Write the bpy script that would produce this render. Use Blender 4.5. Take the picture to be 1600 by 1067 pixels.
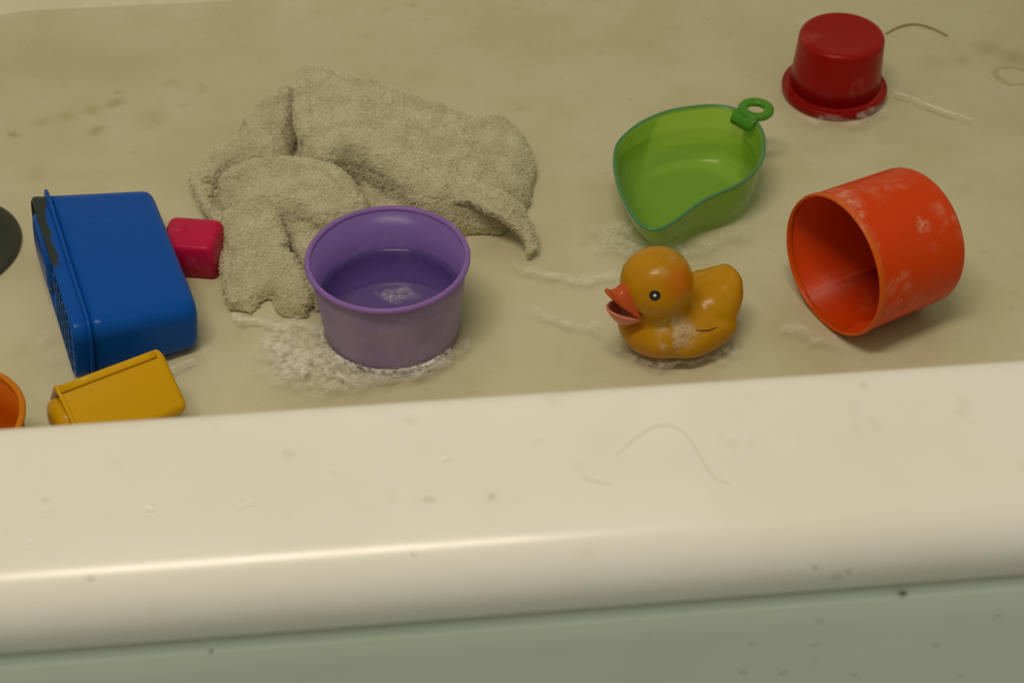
import bpy, bmesh, math, random
import numpy as np
from mathutils import Vector, Matrix, Euler, noise as mnoise
from mathutils.bvhtree import BVHTree

for o in list(bpy.data.objects):
    bpy.data.objects.remove(o)
scene = bpy.context.scene
COL = scene.collection
R = math.radians
PI = math.pi
random.seed(4)
rng = np.random.default_rng(4)

# ------------------------------------------------------------------ camera, light, exposure
F, PITCH, YAW, CAMH = 2300.0, R(43.3), R(5.4), 0.64
cam_d = bpy.data.cameras.new('camera')
cam = bpy.data.objects.new('camera', cam_d)
COL.objects.link(cam)
cam.location = (0, 0, CAMH)
cam.rotation_euler = (PI / 2 - PITCH, 0, -YAW)
cam_d.sensor_width = 36.0
cam_d.lens = F / 1600.0 * 36.0
cam_d.clip_start = 0.01
cam_d.dof.use_dof = True
cam_d.dof.focus_distance = 0.88
cam_d.dof.aperture_fstop = 11.0
scene.camera = cam

world = bpy.data.worlds.new('world')
scene.world = world
world.use_nodes = True
bg = world.node_tree.nodes['Background']
bg.inputs[0].default_value = (0.62, 0.67, 0.55, 1)
bg.inputs[1].default_value = 0.54

lamp_d = bpy.data.lights.new('vanity_lamp', 'AREA')
lamp_d.shape = 'RECTANGLE'
lamp_d.size = 0.72
lamp_d.size_y = 0.15
lamp_d.energy = 12.2
lamp_d.color = (1.0, 0.85, 0.71)
lamp = bpy.data.objects.new('vanity_lamp', lamp_d)
COL.objects.link(lamp)
lamp.location = (-0.22, 0.24, 1.62)
lamp.rotation_euler = (R(12), R(-8), 0)

scene.view_settings.view_transform = 'Standard'
scene.view_settings.look = 'None'
scene.view_settings.exposure = 0.0
scene.view_settings.gamma = 1.0
scene.view_settings.use_curve_mapping = False

# a point of the photograph carried onto the horizontal plane at height z
_fw = np.array([math.sin(YAW) * math.cos(PITCH), math.cos(YAW) * math.cos(PITCH), -math.sin(PITCH)])
_rt = np.array([math.cos(YAW), -math.sin(YAW), 0.0])
_up = np.cross(_rt, _fw)


def at(px, py, z=0.0):
    d = _fw + _rt * (px - 800) / F + _up * (533.5 - py) / F
    p = np.array([0, 0, CAMH]) + d * ((z - CAMH) / d[2])
    return Vector((p[0], p[1], z))


# ------------------------------------------------------------------ object helpers
def link(name, me, mat=None, parent=None, smooth=True):
    o = bpy.data.objects.new(name, me)
    COL.objects.link(o)
    if mat is not None and not me.materials:
        me.materials.append(mat)
    if smooth:
        me.polygons.foreach_set('use_smooth', [True] * len(me.polygons))
    if parent is not None:
        o.parent = parent
    return o


def obj(name, verts, faces, mat=None, parent=None, smooth=True):
    me = bpy.data.meshes.new(name)
    me.from_pydata([tuple(v) for v in verts], [], [tuple(int(i) for i in f) for f in faces])
    me.update()
    return link(name, me, mat, parent, smooth)


def obj_bm(name, bm, mat=None, parent=None, smooth=True):
    me = bpy.data.meshes.new(name)
    bm.to_mesh(me)
    bm.free()
    return link(name, me, mat, parent, smooth)


def tag(o, label=None, cat=None, group=None, kind=None):
    if label: o['label'] = label
    if cat: o['category'] = cat
    if group: o['group'] = group
    if kind: o['kind'] = kind
    return o


def thing(name, label, cat, loc=(0, 0, 0), rot=(0, 0, 0), group=None):
    o = bpy.data.objects.new(name, None)
    o.empty_display_size = 0.02
    COL.objects.link(o)
    o.location = loc
    o.rotation_euler = rot
    return tag(o, label, cat, group)


def fix_normals(o):
    bm = bmesh.new()
    bm.from_mesh(o.data)
    bmesh.ops.recalc_face_normals(bm, faces=bm.faces)
    bm.to_mesh(o.data)
    bm.free()


def face_dir(o, d):
    """turn an open sheet so that its normals point along d"""
    fix_normals(o)
    a = Vector((0, 0, 0))
    for p in o.data.polygons: a += p.normal * p.area
    if a.dot(Vector(d)) < 0: o.data.flip_normals()


def bake(o):
    """apply the modifiers of o into its mesh"""
    dg = bpy.context.evaluated_depsgraph_get()
    dg.update()
    me = bpy.data.meshes.new_from_object(o.evaluated_get(dg))
    me.name = o.name
    old = o.data
    o.modifiers.clear()
    o.data = me
    bpy.data.meshes.remove(old)
    me.polygons.foreach_set('use_smooth', [True] * len(me.polygons))
    return o


def revolve(profile, n=96, closed=False):
    """profile of (r, z); r == 0 makes a pole"""
    V, rows, Fc = [], [], []
    for r, z in profile:
        if r < 1e-9:
            rows.append([len(V)])
            V.append((0, 0, z))
        else:
            rows.append(list(range(len(V), len(V) + n)))
            V += [(r * math.cos(2 * PI * k / n), r * math.sin(2 * PI * k / n), z) for k in range(n)]
    pairs = list(zip(rows, rows[1:]))
    if closed: pairs.append((rows[-1], rows[0]))
    for a, b in pairs:
        for k in range(n):
            k2 = (k + 1) % n
            if len(a) == 1 and len(b) == 1: continue
            if len(a) == 1: Fc.append((a[0], b[k2], b[k]))
            elif len(b) == 1: Fc.append((a[k], a[k2], b[0]))
            else: Fc.append((a[k], a[k2], b[k2], b[k]))
    return V, Fc


def arc(cx, cz, r, a0, a1, n=8):
    return [(cx + r * math.cos(R(a0 + (a1 - a0) * k / n)), cz + r * math.sin(R(a0 + (a1 - a0) * k / n))) for k in range(n + 1)]


def loft(loops, cap0=True, cap1=True):
    V, Fc = [], []
    n = len(loops[0])
    for L in loops: V += [tuple(p) for p in L]
    for i in range(len(loops) - 1):
        for k in range(n):
            k2 = (k + 1) % n
            Fc.append((i * n + k, i * n + k2, (i + 1) * n + k2, (i + 1) * n + k))
    if cap0: Fc.append(tuple(reversed(range(n))))
    if cap1: Fc.append(tuple(range((len(loops) - 1) * n, len(loops) * n)))
    return V, Fc


def rrect(hx, hy, r, seg=8):
    """rounded rectangle, counter-clockwise"""
    r = min(r, hx * .999, hy * .999)
    P = []
    for cx, cy, a in ((hx - r, hy - r, 0), (-hx + r, hy - r, 90), (-hx + r, -hy + r, 180), (hx - r, -hy + r, 270)):
        for k in range(seg + 1):
            t = R(a + 90 * k / seg)
            P.append((cx + r * math.cos(t), cy + r * math.sin(t)))
    return P


def tube(path, r, n=8, closed=False):
    P = [Vector(p) for p in path]
    V, Fc = [], []
    m = len(P)
    prev = None
    for i in range(m):
        a = P[(i - 1) % m] if (closed or i > 0) else P[i]
        b = P[(i + 1) % m] if (closed or i < m - 1) else P[i]
        t = (b - a).normalized()
        ref = Vector((0, 0, 1)) if abs(t.z) < .9 else Vector((1, 0, 0))
        if prev is None: u = t.cross(ref).normalized()
        else: u = (prev - t * prev.dot(t)).normalized()
        prev = u
        w = t.cross(u)
        rr = r[i] if hasattr(r, '__len__') else r
        for k in range(n):
            g = 2 * PI * k / n
            V.append(P[i] + u * (rr * math.cos(g)) + w * (rr * math.sin(g)))
    for i in range(m if closed else m - 1):
        j = (i + 1) % m
        for k in range(n):
            k2 = (k + 1) % n
            Fc.append((i * n + k, i * n + k2, j * n + k2, j * n + k))
    if not closed:
        Fc.append(tuple(reversed(range(n))))
        Fc.append(tuple(range((m - 1) * n, m * n)))
    return V, Fc


def spline(P, n, closed=False):
    """Catmull-Rom through the points"""
    P = [np.array(p, float) for p in P]
    m = len(P)
    out = []
    segs = m if closed else m - 1
    for k in range(n):
        s = k / n * segs if closed else k / (n - 1) * segs
        i = min(int(s), segs - 1)
        t = s - i
        g = (lambda j: P[j % m]) if closed else (lambda j: P[max(0, min(m - 1, j))])
        p0, p1, p2, p3 = g(i - 1), g(i), g(i + 1), g(i + 2)
        out.append(.5 * (2 * p1 + (p2 - p0) * t + (2 * p0 - 5 * p1 + 4 * p2 - p3) * t * t + (3 * p1 - p0 - 3 * p2 + p3) * t ** 3))
    return out


# ------------------------------------------------------------------ materials
class NT:
    def __init__(s, name):
        s.m = bpy.data.materials.new(name)
        s.m.use_nodes = True
        s.t = s.m.node_tree
        s.t.nodes.clear()
        s.out = s.n('ShaderNodeOutputMaterial')
        s.co = s.n('ShaderNodeTexCoord').outputs['Object']

    def n(s, kind, **kw):
        nd = s.t.nodes.new(kind)
        for k, v in kw.items(): setattr(nd, k, v)
        return nd

    def set(s, sock, v):
        if v is None: return
        if hasattr(v, 'is_output') or isinstance(v, bpy.types.NodeSocket): s.t.links.new(v, sock)
        else:
            if sock.type == 'RGBA' and len(v) == 3: v = (*v, 1)
            sock.default_value = v

    def math(s, op, a, b=None, c=None, clamp=False):
        nd = s.n('ShaderNodeMath', operation=op)
        nd.use_clamp = clamp
        s.set(nd.inputs[0], a); s.set(nd.inputs[1], b); s.set(nd.inputs[2], c)
        return nd.outputs[0]

    def vmath(s, op, a, b=None):
        nd = s.n('ShaderNodeVectorMath', operation=op)
        s.set(nd.inputs[0], a); s.set(nd.inputs[1], b)
        return nd.outputs['Value'] if op in ('LENGTH', 'DISTANCE', 'DOT_PRODUCT') else nd.outputs[0]

    def noise(s, scale, detail=3, rough=.55, vec=None, dist=0.0):
        nd = s.n('ShaderNodeTexNoise')
        s.set(nd.inputs['Vector'], vec or s.co)
        nd.inputs['Scale'].default_value = scale
        nd.inputs['Detail'].default_value = detail
        nd.inputs['Roughness'].default_value = rough
        nd.inputs['Distortion'].default_value = dist
        return nd.outputs[0]

    def voro(s, scale, feature='F1', vec=None):
        nd = s.n('ShaderNodeTexVoronoi', feature=feature)
        s.set(nd.inputs['Vector'], vec or s.co)
        nd.inputs['Scale'].default_value = scale
        return nd.outputs['Distance']

    def step(s, x, a, b):
        """smooth 0 to 1 as x goes from a to b"""
        nd = s.n('ShaderNodeMapRange', interpolation_type='SMOOTHSTEP')
        s.set(nd.inputs[0], x)
        if a < b: nd.inputs[1].default_value, nd.inputs[2].default_value = a, b
        else:
            nd.inputs[1].default_value, nd.inputs[2].default_value = b, a
            nd.inputs[3].default_value, nd.inputs[4].default_value = 1, 0
        return nd.outputs[0]

    def mix(s, fac, a, b):
        nd = s.n('ShaderNodeMix', data_type='RGBA')
        s.set(nd.inputs[0], fac); s.set(nd.inputs[6], a); s.set(nd.inputs[7], b)
        return nd.outputs[2]

    def xyz(s):
        nd = s.n('ShaderNodeSeparateXYZ')
        s.set(nd.inputs[0], s.co)
        return nd.outputs

    def warp(s, amt, scale):
        nd = s.n('ShaderNodeTexNoise')
        s.set(nd.inputs['Vector'], s.co)
        nd.inputs['Scale'].default_value = scale
        a = s.vmath('SUBTRACT', nd.outputs['Color'], (.5, .5, .5))
        sc = s.n('ShaderNodeVectorMath', operation='SCALE')
        s.set(sc.inputs[0], a); sc.inputs['Scale'].default_value = amt
        return s.vmath('ADD', s.co, sc.outputs[0])

    def dist(s, p, vec=None):
        return s.vmath('DISTANCE', vec or s.co, tuple(p))

    def bump(s, h, strength=.3, distance=.001):
        nd = s.n('ShaderNodeBump')
        nd.inputs['Strength'].default_value = strength
        nd.inputs['Distance'].default_value = distance
        s.set(nd.inputs['Height'], h)
        return nd.outputs[0]

    def principled(s, base, rough=.4, spec=.5, normal=None, sss=0.0, sss_r=(.01, .01, .01), coat=0.0, trans=0.0, ior=1.45, alpha=None):
        nd = s.n('ShaderNodeBsdfPrincipled')
        s.set(nd.inputs['Base Color'], base)
        s.set(nd.inputs['Roughness'], rough)
        s.set(nd.inputs['Specular IOR Level'], spec)
        nd.inputs['IOR'].default_value = ior
        if normal is not None: s.set(nd.inputs['Normal'], normal)
        if sss:
            nd.inputs['Subsurface Weight'].default_value = sss
            nd.inputs['Subsurface Radius'].default_value = sss_r
            nd.inputs['Subsurface Scale'].default_value = 1.0
        if coat: nd.inputs['Coat Weight'].default_value = coat
        if trans: nd.inputs['Transmission Weight'].default_value = trans
        if alpha is not None: s.set(nd.inputs['Alpha'], alpha)
        return nd.outputs[0]

    def done(s, sh):
        s.t.links.new(sh, s.out.inputs['Surface'])
        return s.m


def plastic(name, col, dark=None, rough=.32, film=(.62, .56, .48), film_amt=.25, film_scale=28, film_lo=.56, film_hi=.72, spec=.17, extra=None):
    """moulded plastic with a patchy dried soap film of its own shape"""
    t = NT(name)
    v = t.mix(t.math('MULTIPLY', t.noise(18, 2), .5), col, dark or tuple(c * .8 for c in col))
    mk = t.math('MULTIPLY', t.step(t.noise(film_scale, 5, .62, dist=.6), film_lo, film_hi), t.step(t.noise(film_scale * 9, 3), .32, .62))
    mk = t.math('MULTIPLY', mk, film_amt)
    if extra: mk, v = extra(t, mk, v)
    c = t.mix(mk, v, film)
    r = t.math('ADD', t.math('MULTIPLY', mk, .4), rough)
    nb = t.bump(t.noise(160, 2), .05, .0006)
    return t.done(t.principled(c, r, spec, nb))


# tub enamel: cream white, mixed to a yellower, darker tone from below the rim down
def make_tub_mat():
    t = NT('tub_enamel')
    X, Y, Z = t.xyz()
    base = t.mix(t.step(t.noise(9, 4), .35, .7), (.74, .70, .62), (.70, .66, .56))
    base = t.mix(t.math('MULTIPLY', t.step(t.noise(45, 3), .62, .75), .35), base, (.60, .53, .40))
    low_tone = t.mix(t.step(t.noise(11, 5, .6), .38, .66), (.66, .61, .46), (.60, .55, .375))
    low_tone = t.mix(t.math('MULTIPLY', t.step(t.noise(70, 3), .6, .78), .4), low_tone, (.46, .41, .26))
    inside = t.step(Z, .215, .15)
    c = t.mix(inside, base, low_tone)
    w = t.warp(.02, 30)
    wfine = t.warp(.008, 90)
    stain = (.36, .31, .12)

    def blot(c, p, r0, r1, amt, col=stain, vec=None):
        return t.mix(t.math('MULTIPLY', t.step(t.dist(p, vec or w), r1, r0), amt), c, col)
    # brown streak on the far left of the bottom
    for px, py, rr, am in ((18, 210, .006, .7), (60, 190, .010, .35), (100, 182, .014, .4), (145, 168, .012, .5), (185, 158, .011, .6), (190, 140, .006, .5),
                           (150, 202, .010, .6), (240, 180, .022, .3), (270, 130, .012, .3), (315, 137, .010, .3), (60, 265, .014, .2)):
        c = blot(c, at(px, py, .001), .0, rr, am)
    # grimy band and ring marks at the far right
    for px, py, rr, am in ((1545, 75, .020, .45), (1590, 90, .022, .5), (1500, 92, .016, .3), (1460, 95, .016, .22)):
        c = blot(c, at(px, py, .001), .0, rr, am)
    for px, py, rad in ((1583, 117, .013),):
        d = t.math('ABSOLUTE', t.math('SUBTRACT', t.dist(at(px, py, .001), wfine), rad))
        c = t.mix(t.math('MULTIPLY', t.step(d, .0035, .0005), .5), c, stain)
    # spots on the rim
    for px, py, rr, am in ((767, 775, .0035, .5), (675, 785, .003, .4), (843, 690, .003, .2), (75, 783, .0016, .8), (1248, 687, .0014, .5), (1345, 600, .003, .35), (517, 735, .0022, .3), (445, 712, .004, .25), (640, 655, .004, .25), (112, 962, .003, .3)):
        c = blot(c, at(px, py, .24), .0, rr, am, (.40, .33, .20), wfine)
    h = t.noise(14, 2)
    nb = t.bump(h, .12, .004)
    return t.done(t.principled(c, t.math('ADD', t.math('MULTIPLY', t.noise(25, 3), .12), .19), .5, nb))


M = {}
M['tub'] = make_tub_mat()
t = NT('apron_enamel')
c = t.mix(t.step(t.noise(7, 4), .35, .7), (.74, .76, .65), (.69, .715, .605))
M['apron'] = t.done(t.principled(c, .38, .4, t.bump(t.noise(20, 2), .1, .003)))
t = NT('wall_paint')
M['wall'] = t.done(t.principled(t.mix(t.noise(4, 3), (.62, .62, .54), (.55, .55, .47)), .6, .3))
t = NT('floor_vinyl')
M['floor'] = t.done(t.principled(t.mix(t.noise(12, 4), (.34, .33, .27), (.26, .26, .21)), .5, .4))


def water_mat(name, tint, bump_scale=30, bump=.10):
    t = NT(name)
    tr = t.n('ShaderNodeBsdfTransparent')
    t.set(tr.inputs[0], tint)
    gl = t.n('ShaderNodeBsdfGlossy')
    gl.inputs['Roughness'].default_value = .03
    fr = t.n('ShaderNodeFresnel')
    fr.inputs['IOR'].default_value = 1.33
    nb = t.bump(t.noise(bump_scale, 3, .5), bump, .004)
    t.t.links.new(nb, gl.inputs['Normal'])
    t.t.links.new(nb, fr.inputs['Normal'])
    mx = t.n('ShaderNodeMixShader')
    t.set(mx.inputs[0], fr.outputs[0])
    t.t.links.new(tr.outputs[0], mx.inputs[1])
    t.t.links.new(gl.outputs[0], mx.inputs[2])
    return t.done(mx.outputs[0])


M['water'] = water_mat('bath_water', (.955, .955, .90))
M['cup_water'] = water_mat('cup_water', (.86, .88, .93), 40, .05)
M['scoop_water'] = water_mat('scoop_water', (.96, .99, .91), 40, .08)


def foam_mat():
    t = NT('soap_foam')
    tr = t.n('ShaderNodeBsdfTransparent')
    df = t.principled((.80, .76, .66), .5, .4, t.bump(t.voro(900), .5, .0004))
    cell = t.step(t.voro(520, 'DISTANCE_TO_EDGE'), .25, .02)
    a = t.math('ADD', t.math('MULTIPLY', t.step(t.noise(260, 4, .7), .40, .60), .40), t.math('MULTIPLY', t.step(t.noise(70, 4, .6), .40, .60), .26))
    a = t.math('ADD', a, t.math('MULTIPLY', t.math('MULTIPLY', cell, t.step(t.noise(120, 3), .45, .6)), .2), clamp=True)
    at_ = t.n('ShaderNodeAttribute')
    at_.attribute_name = 'edge'
    a = t.math('MULTIPLY', a, at_.outputs['Fac'])
    mx = t.n('ShaderNodeMixShader')
    t.set(mx.inputs[0], a)
    t.t.links.new(tr.outputs[0], mx.inputs[1])
    t.t.links.new(df, mx.inputs[2])
    return t.done(mx.outputs[0])


M['foam'] = foam_mat()


def bubble_mat():
    t = NT('soap_bubble')
    tr = t.n('ShaderNodeBsdfTransparent')
    t.set(tr.inputs[0], (.93, .93, .90))
    gl = t.n('ShaderNodeBsdfGlossy')
    gl.inputs['Roughness'].default_value = .05
    lw = t.n('ShaderNodeLayerWeight')
    lw.inputs['Blend'].default_value = .35
    df = t.n('ShaderNodeBsdfDiffuse')
    t.set(df.inputs[0], (.8, .77, .68))
    m1 = t.n('ShaderNodeMixShader')
    m1.inputs[0].default_value = .85
    t.t.links.new(gl.outputs[0], m1.inputs[1])
    t.t.links.new(df.outputs[0], m1.inputs[2])
    mx = t.n('ShaderNodeMixShader')
    t.set(mx.inputs[0], t.math('ADD', t.math('MULTIPLY', lw.outputs['Facing'], .75), .06))
    t.t.links.new(tr.outputs[0], mx.inputs[1])
    t.t.links.new(m1.outputs[0], mx.inputs[2])
    return t.done(mx.outputs[0])


M['bubble'] = bubble_mat()
M['droplet'] = water_mat('droplet_water', (.985, .99, .98), 200, .0)

# ------------------------------------------------------------------ setting
def box_obj(name, lo, hi, mat, parent=None):
    x0, y0, z0 = lo; x1, y1, z1 = hi
    V = [(x, y, z) for x in (x0, x1) for y in (y0, y1) for z in (z0, z1)]
    Fc = [(0, 1, 3, 2), (4, 6, 7, 5), (0, 4, 5, 1), (2, 3, 7, 6), (0, 2, 6, 4), (1, 5, 7, 3)]
    o = obj(name, V, Fc, mat, parent, smooth=False)
    fix_normals(o)
    return o


FZ = -0.14
TX0, TX1 = -0.56, 0.98            # outer ends of the tub
tag(box_obj('floor', (TX0 - .3, -1.0, FZ - .05), (TX1 + .3, 1.45, FZ), M['floor']), kind='structure')
tag(box_obj('wall_back', (TX0 - .3, 1.345, FZ), (TX1 + .3, 1.445, 1.9), M['wall']), kind='structure')

tub = thing('bathtub', 'cream white enamel bathtub with a wide rolled rim', 'bathtub', (0, 0, 0))
RZ = .24
LIP_R, LIP_Y = .0202, .3312


def tub_loop(x0, x1, y0, y1, r, z, seg=14):
    hx, hy = (x1 - x0) / 2, (y1 - y0) / 2
    cx, cy = (x1 + x0) / 2, (y1 + y0) / 2
    return [(cx + p[0], cy + p[1], z) for p in rrect(hx, hy, r, seg)]


loops = []
# outside: tucked under the lip, round the lip, over the flat rim
oy0 = LIP_Y
ox0, ox1, oy1 = TX0 + LIP_R, TX1 - LIP_R, 1.33 - LIP_R


def outer(off, z, r=.03):
    loops.append(tub_loop(ox0 - off, ox1 + off, oy0 - off, oy1 + off, r + off, z))


LIP_D = .0052                               # straight front face of the lip, then a turned-under edge
outer(LIP_R - .0078, RZ - LIP_R - LIP_D - .0034)
for a in range(-90, 0, 15):
    outer(LIP_R - .0040 + .0040 * math.cos(R(a)), RZ - LIP_R - LIP_D + .0040 * math.sin(R(a)))
outer(LIP_R, RZ - LIP_R - LIP_D)
for a in range(0, 91, 9):
    outer(LIP_R * math.cos(R(a)), RZ - LIP_R + LIP_R * math.sin(R(a)))
# inner edge of the rim: near side at y = .40
ix0, ix1, iy0, iy1 = TX0 + .10, TX1 - .10, .400, 1.25


def inner(n, f, e, z, r):
    loops.append(tub_loop(ix0 + e, ix1 - e, iy0 + n, iy1 - f, r, z))


loops.append(tub_loop(ix0 - .02, ix1 + .02, iy0 - .014, iy1 + .02, .10, RZ))
for k in range(0, 8):
    a = R(90 - 11 * k)
    d = -.012 + .012 * math.cos(a)
    inner(d, d, d, RZ - .012 + .012 * math.sin(a), .085)
# side walls, then a cove to the bottom (near, far and end insets)
near0, far0, end0 = .0005, .0005, .0005
zt = RZ - .012 + .012 * math.sin(R(13))
cove = .055
N1, F1, E1 = .030, .075, .040        # where the cove starts
for k in range(1, 9):
    u = k / 8
    inner(N1 * u, F1 * u, E1 * u, zt + (cove - zt) * u, .085 + .02 * u)
for k in range(1, 15):
    a = R(90 * k / 14)
    s = 1 - math.cos(a)
    z = cove * (1 - math.sin(a))
    s2 = math.sin(a) if False else s
    inner(N1 + .05 * s, F1 + .155 * s, E1 + .06 * s, z, .105)
V, Fc = loft(loops, cap0=False, cap1=True)
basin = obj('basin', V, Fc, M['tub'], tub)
fix_normals(basin)
# the front panel stands in line with the lip, below an open joint; its upper edge is rounded
ap = LIP_Y - LIP_R + .0004
AZ = RZ - LIP_R - LIP_D - .0076
def apron_loop(off, z):
    return tub_loop(ox0 - LIP_R + .0004 + off, ox1 + LIP_R - .0004 - off, ap + off, oy1 + LIP_R - .0004 - off, .05 - off, z)
AL = [apron_loop(.0120, AZ + .0045), apron_loop(.0115, AZ - .0004)]
for a in range(80, -1, -16):
    AL.append(apron_loop(.0040 - .0040 * math.cos(R(a)), AZ - .0040 + .0040 * math.sin(R(a))))
AL += [apron_loop(0, z) for z in (AZ - .02, .1, 0, FZ)]
V, Fc = loft(AL, False, False)
apron = obj('apron_panel', V, Fc, M['apron'], tub)
fix_normals(apron)
tag(apron, 'grey green front panel under the rim')

# shallow water
WZ = .008
wl = tub_loop(ix0 + E1 + .014, ix1 - E1 - .014, iy0 + N1 + .012, iy1 - F1 - .035, .10, WZ)
water = obj('bath_water', wl, [tuple(range(len(wl)))], M['water'], smooth=False); face_dir(water, (0, 0, 1))
tag(water, 'shallow clear bath water covering the bottom of the tub', 'water')

# ------------------------------------------------------------------ purple cup
def purple_extra(t, mk, v):
    X, Y, Z = t.xyz()
    r_ = t.math('SQRT', t.math('ADD', t.math('MULTIPLY', X, X), t.math('MULTIPLY', Y, Y)))
    ro = t.math('ADD', t.math('MULTIPLY', t.math('SUBTRACT', Z, .010), (.0487 - .0431) / .0505), .0431)
    out = t.step(t.math('SUBTRACT', r_, ro), -.0010, -.0004)
    f = t.math('MULTIPLY', out, t.math('ADD', .26, t.math('MULTIPLY', t.step(t.noise(45, 4, .6), .35, .65), .16)))
    return t.math('MAXIMUM', mk, f), v


M['purple'] = plastic('purple_plastic', (.185, .110, .355), (.170, .100, .325), .28, film=(.50, .42, .46), film_amt=.12, film_scale=20, extra=purple_extra)
M['purple_rim'] = plastic('purple_rim_plastic', (.230, .125, .37), (.215, .115, .345), .34, film=(.34, .28, .34), film_amt=.1)
pc = thing('stacking_cup', 'purple plastic stacking cup standing upright and full of water', 'cup', (-.0108, .6937, 0))
PH, PR, PB, TH = .0605, .0487, .0431, .0016
prof = [(0, .0025), (PB - .006, .0025)] + arc(PB - .005, .0075, .005, 270, 345, 5) + [(PB + (PR - PB) * u, .010 + (PH - .010) * u) for u in (0.05, .3, .6, .98)]
inn = [(PR - TH, PH), (PR - TH - (PR - PB) * .6, PH * .4), (PB - TH, .008), (PB - .006, .0045), (0, .0045)]
V, Fc = revolve(prof + inn, 128)
o = obj('body', V, Fc, M['purple'], pc); fix_normals(o)
V, Fc = revolve(arc(PR + .0001, PH - .0002, .0019, 0, 360, 16)[:-1], 128, closed=True)
o = obj('rim', V, Fc, M['purple_rim'], pc); fix_normals(o)
WH = .0305                                  # the water in the cup, with a raised edge
wr = PB - TH + (PR - PB) * (WH - .010) / (PH - .010) + .0002
V, Fc = revolve([(0, WH), (wr * .5, WH), (wr - .0042, WH), (wr - .0028, WH + .0002), (wr - .0016, WH + .0006), (wr - .0006, WH + .0013), (wr, WH + .0022)], 96)
V = [(v[0] - .0108, v[1] + .6937, v[2]) for v in V]
o = obj('cup_water', V, Fc, M['cup_water']); face_dir(o, (0, 0, 1))
tag(o, 'still clear water filling the purple cup', 'water')

# ------------------------------------------------------------------ red cup, upside down
M['red'] = plastic('red_plastic', (.29, .004, .003), (.24, .003, .002), .28, film=(.55, .16, .12), film_amt=.30, film_scale=30, film_lo=.54)
rc = thing('stacking_cup', 'dark red plastic cup standing upside down on its wide flange', 'cup', (.3372, .9317, 0), (R(1.5), R(-1.5), 0))
RH, RT, RB = .0535, .0318, .0345
prof = [(0, RH - .0008), (RT - .008, RH - .0004), (RT - .0045, RH)] + arc(RT - .0045, RH - .0045, .0045, 80, 5, 6) + [(RT + (RB - RT) * u, RH - .006 - (RH - .012) * u) for u in (.05, .5, 1)]
prof += [(RB - .0016, .006), (RT - .003, RH - .005), (RT - .006, RH - .003), (0, RH - .003)]
V, Fc = revolve(prof, 96)
o = obj('body', V, Fc, M['red'], rc); fix_normals(o)
V, Fc = revolve([(RB - .0010, .0105), (RB + .0012, .0085), (RB + .0030, .0078), (.0385, .0086), (.0396, .0080), (.0400, .0070), (.0398, .004), (.0390, .0012), (.0380, .0010), (.0378, .0050), (RB - .001, .0058)], 96, closed=True)
o = obj('flange', V, Fc, M['red'], rc); fix_normals(o)

# ------------------------------------------------------------------ orange cup on its side
OR1, OR2, OL = .0459, .0449, .0699
axis = Vector((-.9195, -.3929, .0120)).normalized()
zc = axis
xc = Vector((0, 0, 1)).cross(zc).normalized() * -1     # local x roughly toward the camera side
yc = zc.cross(xc).normalized()
base_c = Vector((.3281, .7033, .0462)) + Vector((0, 0, .0004))
Mx = Matrix((xc, yc, zc)).transposed().to_4x4()
ocup = thing('stacking_cup', 'bright orange plastic cup lying on its side with soap streaks', 'cup', base_c, Mx.to_euler())


def o_hit(px, py):
    """local point where the sight line through a pixel meets the cup's side"""
    inv = Mx.to_3x3().transposed()
    o_ = inv @ (Vector((0, 0, CAMH)) - base_c)
    d_ = inv @ Vector(_fw + _rt * (px - 800) / F + _up * (533.5 - py) / F)
    rr = (OR1 + OR2) / 2
    A, B, C_ = d_.x ** 2 + d_.y ** 2, 2 * (o_.x * d_.x + o_.y * d_.y), o_.x ** 2 + o_.y ** 2 - rr * rr
    q_ = max(0, B * B - 4 * A * C_)
    return o_ + d_ * ((-B - math.sqrt(q_)) / (2 * A))


SOAP = [(o_hit(px, py), r0, am) for px, py, r0, am in (
    (1296, 300, .004, .45), (1308, 298, .006, .55), (1322, 306, .008, .75), (1330, 316, .008, .8), (1340, 332, .006, .75), (1350, 352, .005, .7), (1358, 368, .004, .65), (1366, 386, .0035, .6), (1372, 404, .0028, .5),
    (1360, 294, .005, .3), (1385, 291, .005, .3), (1410, 289, .005, .25), (1440, 357, .0055, .9), (1432, 343, .003, .5), (1408, 430, .005, .5), (1398, 440, .004, .4), (1388, 456, .006, .4), (1418, 450, .006, .4), (1465, 386, .004, .3),
    (1467, 330, .006, .35), (1497, 340, .006, .4), (1503, 372, .005, .35), (1478, 350, .004, .3), (1395, 478, .006, .35), (1430, 470, .006, .3))]


def orange_extra(t, mk, v):
    w = t.warp(.014, 75)
    mk2 = 0.0
    for p, r0, am in SOAP:
        mk2 = t.math('MAXIMUM', mk2, t.math('MULTIPLY', t.step(t.dist(p, w), r0 * 1.25, r0 * .1), am))
    mk2 = t.math('MULTIPLY', mk2, t.math('MULTIPLY', t.step(t.noise(240, 4, .7), .34, .58), .62))
    return t.math('MAXIMUM', mk, mk2), v


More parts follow.
